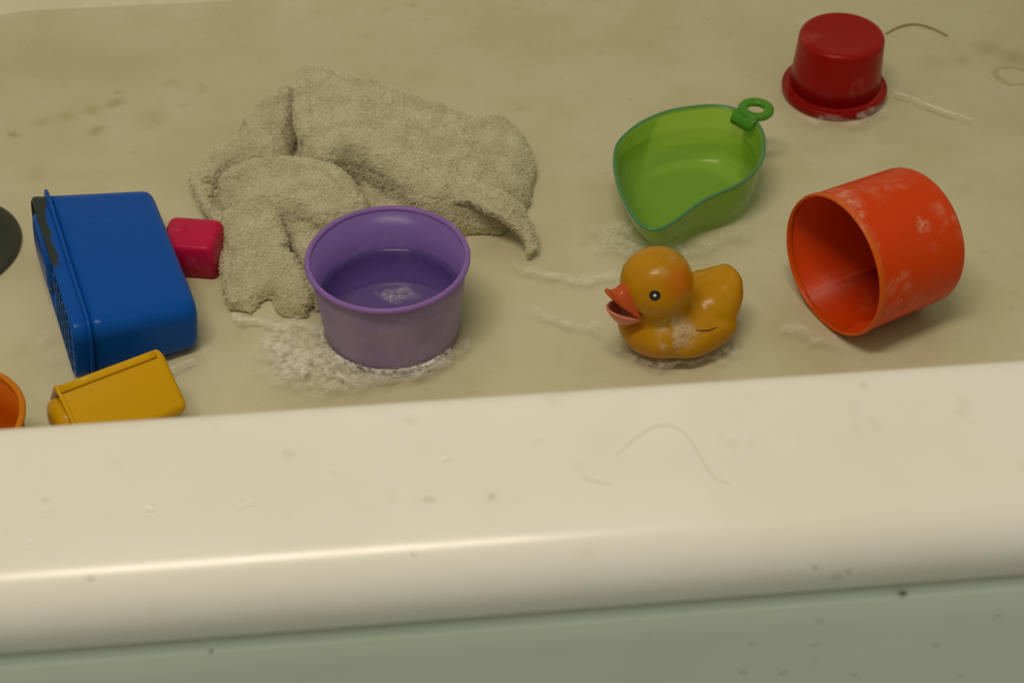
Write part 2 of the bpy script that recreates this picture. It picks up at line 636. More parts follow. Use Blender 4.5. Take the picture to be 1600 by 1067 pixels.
M['orange'] = plastic('orange_plastic', (.60, .047, .001), (.55, .040, .001), .33, film=(.66, .40, .26), film_amt=.16, film_scale=34, film_lo=.54, film_hi=.70, extra=orange_extra)
prof = [(0, .0015), (OR2 - .014, .0012), (OR2 - .009, 0)] + arc(OR2 - .008, .008, .008, 270, 355, 8) + [(OR2 + (OR1 - OR2) * u, .010 + (OL - .010) * u) for u in (.1, .5, .97)]
prof += [(OR1 - .0004, OL), (OR1 - .0009, OL + .0004), (OR1 - .0016, OL)] + [(OR2 - .0018, .012), (OR2 - .006, .005), (OR2 - .012, .0035), (0, .0035)]
V, Fc = revolve(prof, 128)
o = obj('body', V, Fc, M['orange'], ocup); fix_normals(o)
V, Fc = revolve([(OR1 - .0018, OL - .003), (OR1 - .0015, OL + .0003), (OR1 - .0009, OL + .0008), (OR1 + .0001, OL + .0006), (OR1 + .0006, OL - .0008), (OR1 + .0005, OL - .003), (OR1 - .0002, OL - .0038)], 128, closed=True)
M['orange_rim'] = plastic('orange_rim_plastic', (.62, .095, .006), None, .26, film_amt=.1)
o = obj('rim', V, Fc, M['orange_rim'], ocup); fix_normals(o)

# ------------------------------------------------------------------ blue box
M['blue'] = plastic('blue_plastic', (.0008, .072, .36), (.0008, .062, .32), .27, film=(.08, .2, .4), film_amt=.05)


def stain_extra(t, mk, v):
    X, Y, Z = t.xyz()
    w = t.warp(.006, 70)
    s = t.n('ShaderNodeSeparateXYZ')
    t.set(s.inputs[0], w)
    # a mould band along the upper edge of the open end, wider towards the back corner
    d = t.math('ADD', s.outputs[0], .0387)
    d = t.math('SUBTRACT', d, t.math('MULTIPLY', t.step(s.outputs[1], .045, .066), .004))
    m = t.math('MULTIPLY', t.step(d, .0052, .0040), t.step(s.outputs[1], -.014, -.006))
    m = t.math('MULTIPLY', m, t.step(s.outputs[2], .002, .008))
    return mk, t.mix(t.math('MULTIPLY', m, .95), v, (.030, .036, .014))


M['blue_collar'] = plastic('blue_stained_plastic', (.0008, .072, .36), (.0008, .062, .32), .25, film=(.08, .2, .4), film_amt=.05, extra=stain_extra)
bb = thing('toy_bucket', 'blue rectangular plastic toy bucket lying on its side', 'toy', (-.1860, .7348, .0252), (R(1.2), R(7.7), R(17.8)))
L, W1, W2, h1, h2 = .0387, .0712, .0650, .0226, .0194


def blue_loop(x, grow=0.0, r=.011):
    u = (x + L) / (2 * L)
    return [(x, p[0], p[1]) for p in rrect(W1 + (W2 - W1) * u + grow, h1 + (h2 - h1) * u + grow, r, 8)]


FLX = -.0285
outer_l = [blue_loop(FLX)] + [blue_loop(x) for x in (-.02, 0, .02, L - .006)]
for k in range(1, 6):
    a = R(18 * k)
    outer_l.append(blue_loop(L - .006 + .006 * math.sin(a), -.006 * (1 - math.cos(a)), .011))
V, Fc = loft(outer_l, True, True)
o = obj('body', V, Fc, M['blue'], bb); fix_normals(o)
# collar between flange and open end, hollow
cl = [blue_loop(FLX, -.0002), blue_loop(-L + .003, .0002), blue_loop(-L + .0008, -.0004), blue_loop(-L, -.0016), blue_loop(-L + .001, -.0030), blue_loop(-L + .0045, -.0034), ]
V, Fc = loft(cl, False, True)
o = obj('collar', V, Fc, M['blue_collar'], bb); fix_normals(o)
tag(o, 'blue collar with a dark mouldy stain')
fl = [blue_loop(FLX - .0011, -.0010), blue_loop(FLX - .0011, .0026), blue_loop(FLX - .0006, .0032), blue_loop(FLX + .0006, .0032), blue_loop(FLX + .0011, .0026), blue_loop(FLX + .0011, -.0010)]
V, Fc = loft(fl, False, False)
o = obj('flange', V, Fc, M['blue'], bb); fix_normals(o)
# ribs of the end grating, and a raised pad on its upper part
M['blue_rib'] = plastic('blue_rib_plastic', (.004, .085, .32), None, .3, film=(.25, .34, .36), film_amt=.5, film_lo=.45)
for y in (-.058, -.049, -.040, -.031, -.022, -.013):
    box_obj('grating_bar', (-L - .0002, y - .0008, -.0185), (-L + .0046, y + .0008, .0185), M['blue_rib'], bb)
for z in (-.012, -.004, .004, .012):
    box_obj('grating_bar', (-L + .0004, -.066, z - .0007), (-L + .0046, -.004, z + .0007), M['blue_rib'], bb)
V, Fc = loft([[(x, .034 + p[0], p[1]) for p in rrect(.026 - g, .0165 - g, .010, 6)] for x, g in ((-L + .0050, 0), (-L + .0004, 0), (-L - .0014, .0015), (-L - .0018, .004))], False, True)
o = obj('end_pad', V, Fc, M['blue'], bb); fix_normals(o)

# ------------------------------------------------------------------ pink block
M['pink'] = plastic('pink_plastic', (.50, .007, .055), (.44, .006, .045), .33, film=(.70, .16, .24), film_amt=.30, film_scale=60, film_lo=.5)
pk = thing('toy_block', 'small bright pink plastic block between blue bucket and washcloth', 'toy', (-.1405, .7745, .0005), (0, 0, R(-12)))
bl = []
for z, g, r in ((0, -.001, .004), (.001, 0, .004), (.020, -.0012, .004), (.0225, -.0016, .0042), (.0245, -.0030, .004), (.0252, -.0056, .003)):
    bl.append([(p[0], p[1], z) for p in rrect(.0195 + g, .0175 + g, r, 6)])
V, Fc = loft(bl)
o = obj('body', V, Fc, M['pink'], pk); fix_normals(o)
V, Fc = revolve([(0, .0004), (.0045, .0004), (.0055, 0), (.0055, -.001)], 24)
o = obj('mould_mark', [(v[0] - .008, v[1] + .002, v[2] + .0252) for v in V], Fc, M['pink'], pk); face_dir(o, (0, 0, 1))

# ------------------------------------------------------------------ yellow cup by the near wall
M['yellow'] = plastic('yellow_plastic', (.60, .325, .001), (.56, .300, .001), .27, film=(.60, .42, .1), film_amt=.05)
pA, pB = at(88, 612, .050), at(252, 545, .050)
ang = math.atan2(pB.y - pA.y, pB.x - pA.x)
YL = (pB - pA).length
ROLL = 38
S0, S1 = .0215, .0200
un_ = Vector((-math.sin(ang), math.cos(ang), 0))
rid = Vector((0, S0 * (math.cos(R(ROLL)) - math.sin(R(ROLL))), S0 * (math.sin(R(ROLL)) + math.cos(R(ROLL)))))
cen = (pA + pB) / 2 - un_ * rid.y
cen.z = rid.z - .0055
yw = thing('stacking_cup', 'yellow square plastic cup tipped on its side against the near wall', 'cup', cen, (0, 0, ang))
rm = Matrix.Rotation(R(ROLL), 3, 'X')


def yl(x, s, r=.005, n=6):
    return [rm @ Vector((x, p[0], p[1])) for p in rrect(s, s, r, n)]


hl = YL / 2
ly = [yl(-hl, S0), yl(-hl + .004, S0 - .0002), yl(-hl + .02, (S0 * .7 + S1 * .3)), yl(0, (S0 + S1) / 2), yl(hl - .004, S1)]
for k in range(1, 6):
    a = R(18 * k)
    ly.append(yl(hl - .004 + .004 * math.sin(a), S1 - .004 * (1 - math.cos(a))))
inn = [yl(hl - .003, S1 - .006), yl(-hl + .001, S0 - .0026), yl(-hl, S0 - .0016)]
V, Fc = loft(ly, False, True)
o = obj('body', V, Fc, M['yellow'], yw); fix_normals(o)
rl = [yl(-hl + .0022, S0 - .0008), yl(-hl + .0022, S0 + .0003), yl(-hl + .0016, S0 + .0006), yl(-hl + .0003, S0 + .0006), yl(-hl - .0003, S0 + .0002), yl(-hl - .0003, S0 - .0020), yl(-hl + .003, S0 - .0024)]
V, Fc = loft(rl, False, True)
o = obj('rim', V, Fc, M['yellow'], yw); fix_normals(o)
# long raised seam along the upper edge
V, Fc = loft([[rm @ Vector((x, S0 - .0035 - (x + hl) / YL * (S0 - S1) + p[0], S0 + .0004 - (x + hl) / YL * (S0 - S1) + p[1])) for p in rrect(.0022, .0012, .0010, 3)] for x in (-hl + .0015, -hl + .02, 0, hl - .012, hl - .005)])
o = obj('seam', V, Fc, M['yellow'], yw); fix_normals(o)
# round plug pushed into its open end
V, Fc = revolve([(0, .0085), (.011, .0080), (.0155, .0065), (.0178, .0040), (.0184, .0), (.0184, -.004)], 48)
V = [rm @ Vector((-hl - v[2] + .0005, v[0] - .0, v[1] - .002)) for v in V]
o = obj('end_plug', V, Fc, M['yellow'], yw); fix_normals(o)

# ------------------------------------------------------------------ orange bowl in the corner
M['amber'] = plastic('amber_plastic', (.50, .100, .002), (.44, .085, .002), .33, film=(.55, .30, .1), film_amt=.05)
ob = at(-87, 658, .056)
bowl = thing('toy_bowl', 'amber orange plastic bowl at the left edge beside yellow cup', 'bowl', (ob.x, ob.y, 0))
BR = .0415
prof = [(0, .003), (.020, .003), (.026, .004), (.033, .012), (.038, .03), (BR, .055), (BR - .0015, .0555), (.0362, .03), (.031, .0135), (.024, .006), (0, .005)]
V, Fc = revolve(prof, 96)
o = obj('body', V, Fc, M['amber'], bowl); fix_normals(o)
V, Fc = revolve(arc(BR, .0555, .0019, 0, 360, 12)[:-1], 96, closed=True)
M['amber_rim'] = plastic('amber_rim_plastic', (.56, .17, .006), None, .33, film_amt=.05)
o = obj('rim', V, Fc, M['amber_rim'], bowl); fix_normals(o)

# ------------------------------------------------------------------ drain stopper
t = NT('dark_rubber')
M['rubber'] = t.done(t.principled(t.mix(t.noise(40, 3), (.020, .026, .019), (.032, .038, .028)), .45, .4))
ds = at(-94, 381, .006)
st = thing('drain_stopper', 'round black rubber drain stopper at the left edge of tub', 'stopper', (ds.x, ds.y, 0))
V, Fc = revolve([(0, .0075), (.02, .0075), (.040, .0068), (.0505, .0052), (.0528, .0036), (.0530, .0018), (.0520, .0004), (0, .0004)], 96)
o = obj('disc', V, Fc, M['rubber'], st); fix_normals(o)
V, Fc = revolve([(0, .016), (.007, .0155), (.009, .0135), (.0075, .011), (.0065, .0074)], 32)
o = obj('knob', V, Fc, M['rubber'], st); fix_normals(o)

# ------------------------------------------------------------------ green scoop
def green_mat(name, tcol, dcol, mixf, rough=.3):
    t = NT(name)
    tr = t.n('ShaderNodeBsdfTransparent'); t.set(tr.inputs[0], tcol)
    df = t.n('ShaderNodeBsdfDiffuse'); t.set(df.inputs[0], dcol)
    tl = t.n('ShaderNodeBsdfTranslucent'); t.set(tl.inputs[0], dcol)
    gl = t.n('ShaderNodeBsdfGlossy'); gl.inputs['Roughness'].default_value = rough
    fr = t.n('ShaderNodeFresnel'); fr.inputs['IOR'].default_value = 1.45
    a = t.n('ShaderNodeMixShader'); a.inputs[0].default_value = .4
    t.t.links.new(df.outputs[0], a.inputs[1]); t.t.links.new(tl.outputs[0], a.inputs[2])
    b = t.n('ShaderNodeMixShader')
    t.set(b.inputs[0], mixf)
    t.t.links.new(tr.outputs[0], b.inputs[1]); t.t.links.new(a.outputs[0], b.inputs[2])
    c = t.n('ShaderNodeMixShader')
    t.set(c.inputs[0], fr.outputs[0])
    t.t.links.new(b.outputs[0], c.inputs[1]); t.t.links.new(gl.outputs[0], c.inputs[2])
    return t.done(c.outputs[0])


M['green'] = green_mat('green_translucent_plastic', (.955, .99, .62), (.46, .88, .06), .52)
M['green_rim'] = green_mat('green_rim_plastic', (.45, .80, .50), (.13, .40, .17), .80)
M['green_ring'] = green_mat('green_ring_plastic', (.50, .85, .22), (.12, .42, .015), .75)
rim_px = [(960, 252), (964, 227), (979, 209), (1003, 191), (1040, 175), (1076, 168), (1113, 165), (1144, 169), (1172, 182), (1187, 198), (1194, 217), (1193, 239), (1186, 259), (1171, 276), (1149, 291), (1118, 304), (1091, 318), (1066, 337), (1042, 353), (1023, 359), (1004, 353), (989, 337), (978, 318), (968, 296), (962, 272)]
hz, sz = at(1180, 185, .045), at(1015, 358, .033)
rim3 = []
for px, py in rim_px:
    z = .044
    for _ in range(6):
        p = at(px, py, z)
        u = max(0, min(1, (p - sz).dot(hz - sz) / (hz - sz).length_squared))
        z = .034 + .0115 * (u * u * (3 - 2 * u))
    rim3.append(np.array(at(px, py, z)))
SC = np.array([.206, .812, 0.0])
NR = 96
rim3 = spline(rim3, NR, closed=True)
gs = thing('bath_scoop', 'translucent green plastic scoop with a pouring lip and ring handle', 'scoop', tuple(SC))
prof_s = []
loops_g = []
for t_, f_ in ((0.0, 1.0), (.08, .992), (.25, .96), (.45, .91), (.65, .845), (.80, .775), (.90, .70), (.96, .61), (.995, .50)):
    lp = []
    for p in rim3:
        d = p[:2] - SC[:2]
        a = math.atan2(d[1], d[0])
        br = .0395
        foot = np.array([br * math.cos(a), br * math.sin(a)])
        w = (f_ - .50) / .50
        # body: from the rim outline to the round foot, then tucked in
        q = foot * .72 + (d - foot * .72) * (w ** .62)
        z = .0015 + (p[2] - .0015) * (1 - t_) if t_ < 1 else .0015
        lp.append((q[0], q[1], z))
    loops_g.append(lp)
V, Fc = loft(loops_g, False, True)
body_g = obj('bowl', V, Fc, M['green'], gs); fix_normals(body_g)
md = body_g.modifiers.new('s', 'SOLIDIFY'); md.thickness = .0013; md.offset = 1 if False else -1
bake(body_g)
V, Fc = tube([(p[0] - SC[0], p[1] - SC[1], p[2]) for p in rim3], .00115, 8, closed=True)
o = obj('rim', V, Fc, M['green_rim'], gs); fix_normals(o)
tag(o, 'blue green rim bead')
# ring handle: flat thick ring with a tab
hc = np.array(at(1181, 171, .0475)) - SC
ring = []
for rr, zz in ((.0060, .0012), (.0060, -.0012), (.0070, -.0022), (.0116, -.0022), (.0126, -.0012), (.0126, .0012), (.0116, .0022), (.0070, .0022)):
    ring.append([(hc[0] + rr * math.cos(2 * PI * k / 48), hc[1] + rr * math.sin(2 * PI * k / 48), hc[2] + zz) for k in range(48)])
ring.append(ring[0])
V, Fc = loft(ring, False, False)
bm = bmesh.new()
vs = [bm.verts.new(v) for v in V]
for f in Fc: bm.faces.new([vs[i] for i in f])
bmesh.ops.remove_doubles(bm, verts=bm.verts, dist=1e-6)
bmesh.ops.recalc_face_normals(bm, faces=bm.faces)
o = obj_bm('ring_handle', bm, M['green_ring'], gs)
da = math.atan2(-hc[1], -hc[0])
dv = Vector((math.cos(da), math.sin(da), 0)); sv = Vector((-dv.y, dv.x, 0))
hcv = Vector(hc)
V, Fc = loft([[hcv + dv * d + sv * p[0] + Vector((0, 0, zo + p[1])) for p in rrect(w, .0019, .0012, 4)] for d, w, zo in ((.0065, .0082, 0), (.0100, .0098, -.0004), (.0135, .0098, -.0020), (.0160, .0090, -.006))])
o = obj('tab', V, Fc, M['green_ring'], gs); fix_normals(o)
# water inside the scoop
gw = .0285
wl = []
for p in rim3:
    i = 0
    col = [np.array(loops_g[k][len(wl)]) for k in range(len(loops_g))]
    for k in range(len(col) - 1):
        if col[k][2] >= gw >= col[k + 1][2]:
            u = (col[k][2] - gw) / max(1e-9, col[k][2] - col[k + 1][2])
            q = col[k] + (col[k + 1] - col[k]) * u
            break
    r_ = math.hypot(q[0], q[1])
    s_ = (r_ - .0012) / r_
    wl.append((SC[0] + q[0] * s_, SC[1] + q[1] * s_, gw))
o = obj('scoop_water', wl, [tuple(range(len(wl)))], M['scoop_water'], smooth=False); face_dir(o, (0, 0, 1))
tag(o, 'clear water held in the green scoop', 'water')

# ------------------------------------------------------------------ rubber duck (local: faces -x, z up)
duck = thing('rubber_duck', 'yellow rubber duck with an open orange beak facing left', 'duck', (.1690, .6680, 0), (0, 0, R(20)))


def ellip(bm, c, s, rot=(0, 0, 0), seg=40):
    m = Matrix.Translation(c) @ Euler(rot).to_matrix().to_4x4() @ Matrix.Diagonal((*s, 1))
    bmesh.ops.create_uvsphere(bm, u_segments=seg, v_segments=seg // 2, radius=1, matrix=m)


HD = Vector((-.0205, -.0010, .0565))
bm = bmesh.new()
ellip(bm, (.000, 0, .0185), (.0375, .0300, .0185))
ellip(bm, (-.014, 0, .0215), (.0275, .0270, .0200))
ellip(bm, (.018, 0, .0255), (.0215, .0235, .0165), (0, R(-18), 0))
ellip(bm, (.0285, 0, .0325), (.0120, .0175, .0125), (0, R(-35), 0))
ellip(bm, (.0340, 0, .0395), (.0060, .0120, .0075), (0, R(-20), 0))
ellip(bm, (-.0185, 0, .038), (.0180, .0185, .012))
for s in (-1, 1):
    ellip(bm, (.0060, s * .0242, .0185), (.0225, .0062, .0100), (0, R(-6), R(s * -5)))
body0 = obj_bm('body', bm)
md = body0.modifiers.new('r', 'REMESH'); md.mode = 'VOXEL'; md.voxel_size = .0011
md = body0.modifiers.new('s', 'SMOOTH'); md.iterations = 22; md.factor = .5
bake(body0)
bm = bmesh.new()
bm.from_mesh(body0.data)
ellip(bm, HD, (.0224, .0224, .0220))
bm.to_mesh(body0.data); bm.free()
md = body0.modifiers.new('r', 'REMESH'); md.mode = 'VOXEL'; md.voxel_size = .0008
md = body0.modifiers.new('s', 'SMOOTH'); md.iterations = 3; md.factor = .5
bake(body0)
for v in body0.data.vertices:
    if v.co.z < .0006: v.co.z = .0006


def duck_mat():
    t = NT('duck_vinyl')
    c = t.mix(t.step(t.noise(40, 3), .35, .65), (.47, .222, .002), (.42, .190, .002))
    w = t.warp(.006, 60)
    # orange blush sprayed on the cheeks and under the beak
    for p, r0, am in (((-.0135, -.0185, .0690), .017, .85), ((-.0135, .0175, .0690), .017, .85), ((-.036, -.004, .034), .012, .7), ((-.030, -.012, .012), .016, .5)):
        c = t.mix(t.math('MULTIPLY', t.step(t.dist(p, w), r0, .002), am), c, (.50, .115, .002))
    # soapy film round the neck and grime specks on the breast
    d = t.dist((-.016, -.021, .030), t.warp(.010, 70))
    mk = t.math('MULTIPLY', t.step(d, .016, .005), t.step(t.noise(160, 4, .6), .38, .58))
    c = t.mix(t.math('MULTIPLY', mk, .50), c, (.70, .60, .44))
    sp = t.math('MULTIPLY', t.step(t.noise(330, 1), .70, .76), t.step(t.dist((-.033, -.012, .016)), .012, .004))
    c = t.mix(t.math('MULTIPLY', sp, .8), c, (.09, .06, .02))
    hd = t.math('MULTIPLY', t.step(t.noise(75, 4), .55, .75), t.step(t.dist((-.021, -.006, .078)), .018, .004))
    c = t.mix(t.math('MULTIPLY', hd, .35), c, (.58, .38, .18))
    return t.done(t.principled(c, .23, .2, t.bump(t.noise(120, 2), .05, .0006)))


M['duck'] = duck_mat()
M['beak'] = plastic('beak_paint', (.50, .085, .018), (.36, .045, .012), .22, film=(.60, .25, .15), film_amt=.5, film_scale=90, film_lo=.48)
M['beak_inner'] = plastic('lower_beak_paint', (.60, .20, .13), (.50, .13, .08), .25, film=(.65, .34, .27), film_amt=.3, film_scale=90)
body0.data.materials.clear()
body0.data.materials.append(M['duck'])
body0.parent = duck


def grid_surf(fn, nu=24, nv=12):
    V, Fc = [], []
    for j in range(nv + 1):
        for i in range(nu + 1):
            V.append(fn(-1 + 2 * i / nu, j / nv))
    for j in range(nv):
        for i in range(nu):
            a = j * (nu + 1) + i
            Fc.append((a, a + 1, a + nu + 2, a + nu + 1))
    return V, Fc


def up_bill(u, v):
    k = 1 - abs(u) ** 2.2
    fwd = .0165 + .0045 * k + v * .0140 * k ** .8
    z = -.0135 + .0195 * k + k * (-.0050 * math.sin(PI * v * .75) + .0035 * v * v)
    side = .0125 * u * (1 - .12 * v)
    return HD + Vector((-fwd, side, z))


def low_bill(u, v):
    k = 1 - abs(u) ** 2.0
    side = .0112 * u
    fwd = .0155 + v * .0175 * k ** .7
    z = -.0140 - k * .0020 + k * (-.0085 * math.sin(PI * min(1, v * .95) ** .8) + .0085 * v ** 2.2)
    return HD + Vector((-fwd, side, z))


for nm, fn, mt, lab in (('upper_beak', up_bill, 'beak', 'glossy red orange upper beak'), ('lower_beak', low_bill, 'beak_inner', 'pinkish lower beak')):
    V, Fc = grid_surf(fn)
    o = obj(nm, V, Fc, M[mt], duck); fix_normals(o)
    md = o.modifiers.new('s', 'SOLIDIFY'); md.thickness = .0020; md.offset = 0
    md = o.modifiers.new('b', 'SUBSURF'); md.levels = 1
    bake(o)
    tag(o, lab)
t = NT('white_paint'); M['white'] = t.done(t.principled(t.mix(t.noise(300, 2), (.80, .78, .70), (.72, .70, .62)), .3))
t = NT('black_paint'); M['black'] = t.done(t.principled(t.mix(t.noise(300, 2), (.012, .012, .010), (.02, .02, .016)), .2))


def disc_on_sphere(c, R0, d, rad, lift, th, name, mat, parent):
    """a thin domed disc hugging a sphere"""
    d = d.normalized()
    u = d.cross(Vector((0, 0, 1))).normalized(); w = d.cross(u)
    V, Fc = [c + d * (R0 + lift + th)], []
    n, rings = 28, 5
    for j in range(1, rings + 1):
        a = rad / R0 * j / rings
        hh = R0 + lift + th * (1 - (j / rings) ** 4)
        for k in range(n):
            g = 2 * PI * k / n
            V.append(c + (d * math.cos(a) + (u * math.cos(g) + w * math.sin(g)) * math.sin(a)) * hh)
    for k in range(n): Fc.append((0, 1 + k, 1 + (k + 1) % n))
    for j in range(rings - 1):
        for k in range(n):
            a, b = 1 + j * n + k, 1 + j * n + (k + 1) % n
            Fc.append((a, a + n, b + n, b))
    o = obj(name, V, Fc, mat, parent); fix_normals(o)
    return o


# the eye that shows sits low on the side of the head; local direction from the photograph
for s in (-1, 1):
    ed = Matrix.Rotation(R(-20), 3, 'Z') @ Vector((-.22, -.90, .36 - .02))
    ed.y *= -s
    if s > 0: ed.z -= .24
    eye = disc_on_sphere(HD, .0222, ed, .0039, -.0003, .0007, 'eye', M['white'], duck)
    pu = disc_on_sphere(HD, .0222, ed, .0033, .0003, .0004, 'pupil', M['black'], eye)
    disc_on_sphere(HD, .0222, ed + Vector((0, 0, .012)), .0009, .0007, .0002, 'catchlight', M['white'], eye)
bvh = BVHTree.FromPolygons([v.co for v in body0.data.vertices], [p.vertices for p in body0.data.polygons])
bpy.context.view_layer.update()
DI = duck.matrix_world.inverted()
t = NT('brown_paint'); M['brown'] = t.done(t.principled(t.mix(t.noise(200, 2), (.16, .055, .012), (.12, .04, .01)), .4))
for s in (-1, 1):
    path = []
    for k in range(9):
        u = k / 8
        px, py = 1087 + 33 * u, 515 + 2.5 * math.sin(PI * u) - 4 * u * u
        o_ = DI @ Vector((0, 0, CAMH))
        d_ = (DI.to_3x3() @ Vector(_fw + _rt * (px - 800) / F + _up * (533.5 - py) / F)).normalized()
        q_ = bvh.ray_cast(o_, d_)[0] + Vector((0, -.00005, 0))
        path.append(Vector((q_.x, -s * q_.y, q_.z)) if s > 0 else q_)
    V, Fc = tube(path, [.00018 + .00042 * math.sin(PI * (k + .5) / 9) for k in range(9)], 6)
    o = obj('wing_line', V, Fc, M['brown'], duck); fix_normals(o)
    tag(o, 'dark brown wing line')

# ------------------------------------------------------------------ washcloth: heaped folds, built as one cloth
def poly_sdf(P, X, Y):
    """signed distance, positive inside, of the points to a polygon"""
    d = np.full(X.shape, 1e9)
    ins = np.zeros(X.shape, bool)
    n = len(P)
    for i in range(n):
        x0, y0 = P[i]; x1, y1 = P[(i + 1) % n]
        ex, ey = x1 - x0, y1 - y0
        L2 = ex * ex + ey * ey + 1e-12
        u = np.clip(((X - x0) * ex + (Y - y0) * ey) / L2, 0, 1)
        d = np.minimum(d, np.hypot(X - x0 - u * ex, Y - y0 - u * ey))
        c = ((y0 > Y) != (y1 > Y)) & (X < ex * (Y - y0) / (y1 - y0 + 1e-12) + x0)
        ins ^= c
    return np.where(ins, d, -d)


def vnoise(X, Y, s, seed):
    r = np.random.default_rng(seed)
    T = r.random((257, 257))
    x, y = X * s + 50, Y * s + 50
    xi, yi = np.floor(x).astype(int), np.floor(y).astype(int)
    fx, fy = x - xi, y - yi
    fx, fy = fx * fx * (3 - 2 * fx), fy * fy * (3 - 2 * fy)
    xi %= 256; yi %= 256
    return (T[xi, yi] * (1 - fx) + T[xi + 1, yi] * fx) * (1 - fy) + (T[xi, yi + 1] * (1 - fx) + T[xi + 1, yi + 1] * fx) * fy - .5


LOBES = [
    # name, edge rounding, outline (pixel x, pixel y, height of that edge)
    ('A', .013, [(463, 100, .036), (494, 99, .037), (569, 119, .036), (640, 138, .033), (700, 160, .031), (745, 168, .031), (787, 177, .027), (822, 206, .022), (838, 240, .017), (834, 280, .013), (816, 318, .015), (780, 335, .018), (725, 322, .025), (676, 316, .031), (643, 298, .036), (610, 265, .041), (573, 237, .044), (544, 221, .046), (519, 226, .045), (492, 250, .037), (470, 230, .034), (465, 170, .036)]),
    ('C', .014, [(459, 112, .028), (440, 132, .027), (404, 146, .025), (379, 175, .022), (334, 222, .020), (304, 260, .014), (303, 290, .010), (334, 282, .010), (364, 262, .011), (435, 248, .012), (450, 225, .014), (457, 200, .018), (457, 160, .026)]),
    ('D', .011, [(334, 284, .024), (362, 262, .031), (400, 250, .035), (441, 247, .038), (503, 252, .039), (538, 268, .040), (563, 300, .038), (576, 328, .034), (580, 352, .022), (515, 342, .031), (466, 325, .032), (420, 319, .031), (372, 326, .024), (344, 330, .016)]),
    ('E', .009, [(518, 230, .018), (545, 222, .022), (575, 236, .023), (612, 264, .021), (652, 298, .016), (700, 322, .013), (716, 360, .006), (640, 360, .010), (585, 340, .012), (545, 278, .014), (522, 252, .014)]),
    ('F', .011, [(340, 345, .012), (354, 328, .020), (385, 318, .024), (418, 321, .026), (438, 347, .026), (452, 382, .023), (476, 430, .014), (486, 470, .007), (492, 500, .002), (430, 498, .002), (424, 468, .008), (416, 452, .010), (407, 456, .010), (402, 494, .002), (353, 487, .003), (343, 410, .006)]),
    ('G', .010, [(424, 323, .018), (440, 325, .018), (466, 330, .019), (515, 346, .019), (545, 374, .015), (540, 440, .009), (512, 500, .002), (490, 500, .003), (482, 430, .012), (460, 378, .020), (442, 345, .022)]),
    ('H', .006, [(300, 262, .012), (330, 284, .015), (346, 328, .015), (351, 356, .011), (338, 357, .003), (313, 318, .003), (298, 290, .003)]),
    ('I', .008, [(676, 317, .020), (725, 312, .024), (775, 321, .018), (795, 333, .013), (770, 337, .008), (735, 335, .008), (690, 345, .010)]),
]
TH_ = {}
lob = []
for nm, rr, P in LOBES:
    W = [at(*p) for p in P]
    A = np.array([[w.x, w.y, 1] for w in W]); z = np.array([w.z for w in W])
    lob.append((nm, rr, [(w.x, w.y) for w in W], np.array([w.z for w in W]), np.array([[w.x, w.y] for w in W])))
allp = np.vstack([l[4] for l in lob])
x0, y0 = allp.min(0) - .012; x1, y1 = allp.max(0) + .012
ST = .00075
gx = np.arange(x0, x1, ST); gy = np.arange(y0, y1, ST)
GX, GY = np.meshgrid(gx, gy, indexing='ij')
WXo = vnoise(GX, GY, 60, 1) * .004 + vnoise(GX, GY, 160, 2) * .0020
WYo = vnoise(GX, GY, 60, 3) * .004 + vnoise(GX, GY, 160, 4) * .0020
PX, PY = GX + WXo, GY + WYo
HT = np.full(GX.shape, -.004)
OWN = np.zeros(GX.shape, int)
for li, (nm, rr, P, zs, xy) in enumerate(lob):
    d = poly_sdf(P, PX, PY)
    # height of the fold: edge heights spread inwards, plus a soft crown
    wsum = np.zeros(GX.shape); hs = np.zeros(GX.shape)
    for (px, py), z in zip(xy, zs):
        w = 1 / (((GX - px) ** 2 + (GY - py) ** 2) + .0008 ** 2) ** 1.1
        wsum += w; hs += w * z
    top = hs / wsum + .0060 * (1 - np.exp(-np.maximum(d, 0) / .018))
    top = top + vnoise(GX, GY, 35, 20 + li) * .005 + vnoise(GX, GY, 90, 40 + li) * .0030
    e = np.clip(d / rr, 0, 1)
    edge = rr * (1 - np.sqrt(np.maximum(0, 1 - (1 - e) ** 2 * .999)))       # 0 inside, rr at the border
    hh = top - edge
    fall = np.clip(-d, 0, 1) * 7.0
    hh = np.where(d >= 0, hh, top - rr - fall)
    up_ = hh > HT
    HT = np.where(up_, hh, HT); OWN = np.where(up_, li, OWN)
# leave room for the purple cup
dc = np.hypot(GX + .0108, GY - .6937)
HT = np.where(dc < .0485, -.004, HT - np.clip((.053 - dc) / .0045, 0, 1) * .012)
keep = HT > .0012
HB = np.where(keep, HT, 0)
idx = -np.ones(GX.shape, int)
q = keep[:-1, :-1] & keep[1:, :-1] & keep[1:, 1:] & keep[:-1, 1:]
use = np.zeros(GX.shape, bool)
use[:-1, :-1] |= q; use[1:, :-1] |= q; use[1:, 1:] |= q; use[:-1, 1:] |= q
nU = int(use.sum())
idx[use] = np.arange(nU)
top = np.stack([GX[use], GY[use], HT[use]], -1)
bot = top.copy(); bot[:, 2] = .0003
Vv = np.concatenate([top, bot])
Fq = np.stack([idx[:-1, :-1][q], idx[1:, :-1][q], idx[1:, 1:][q], idx[:-1, 1:][q]], -1)
# side walls along the border of the used cells
edges = {}
for f in Fq.tolist():
    for i in range(4):
        e_ = (f[i], f[(i + 1) % 4])
        r_ = (e_[1], e_[0])
        if r_ in edges: del edges[r_]
        else: edges[e_] = 1
side = [(b_, a_, a_ + nU, b_ + nU) for a_, b_ in edges]
Fall = Fq.tolist() + (Fq[:, ::-1] + nU).tolist() + side

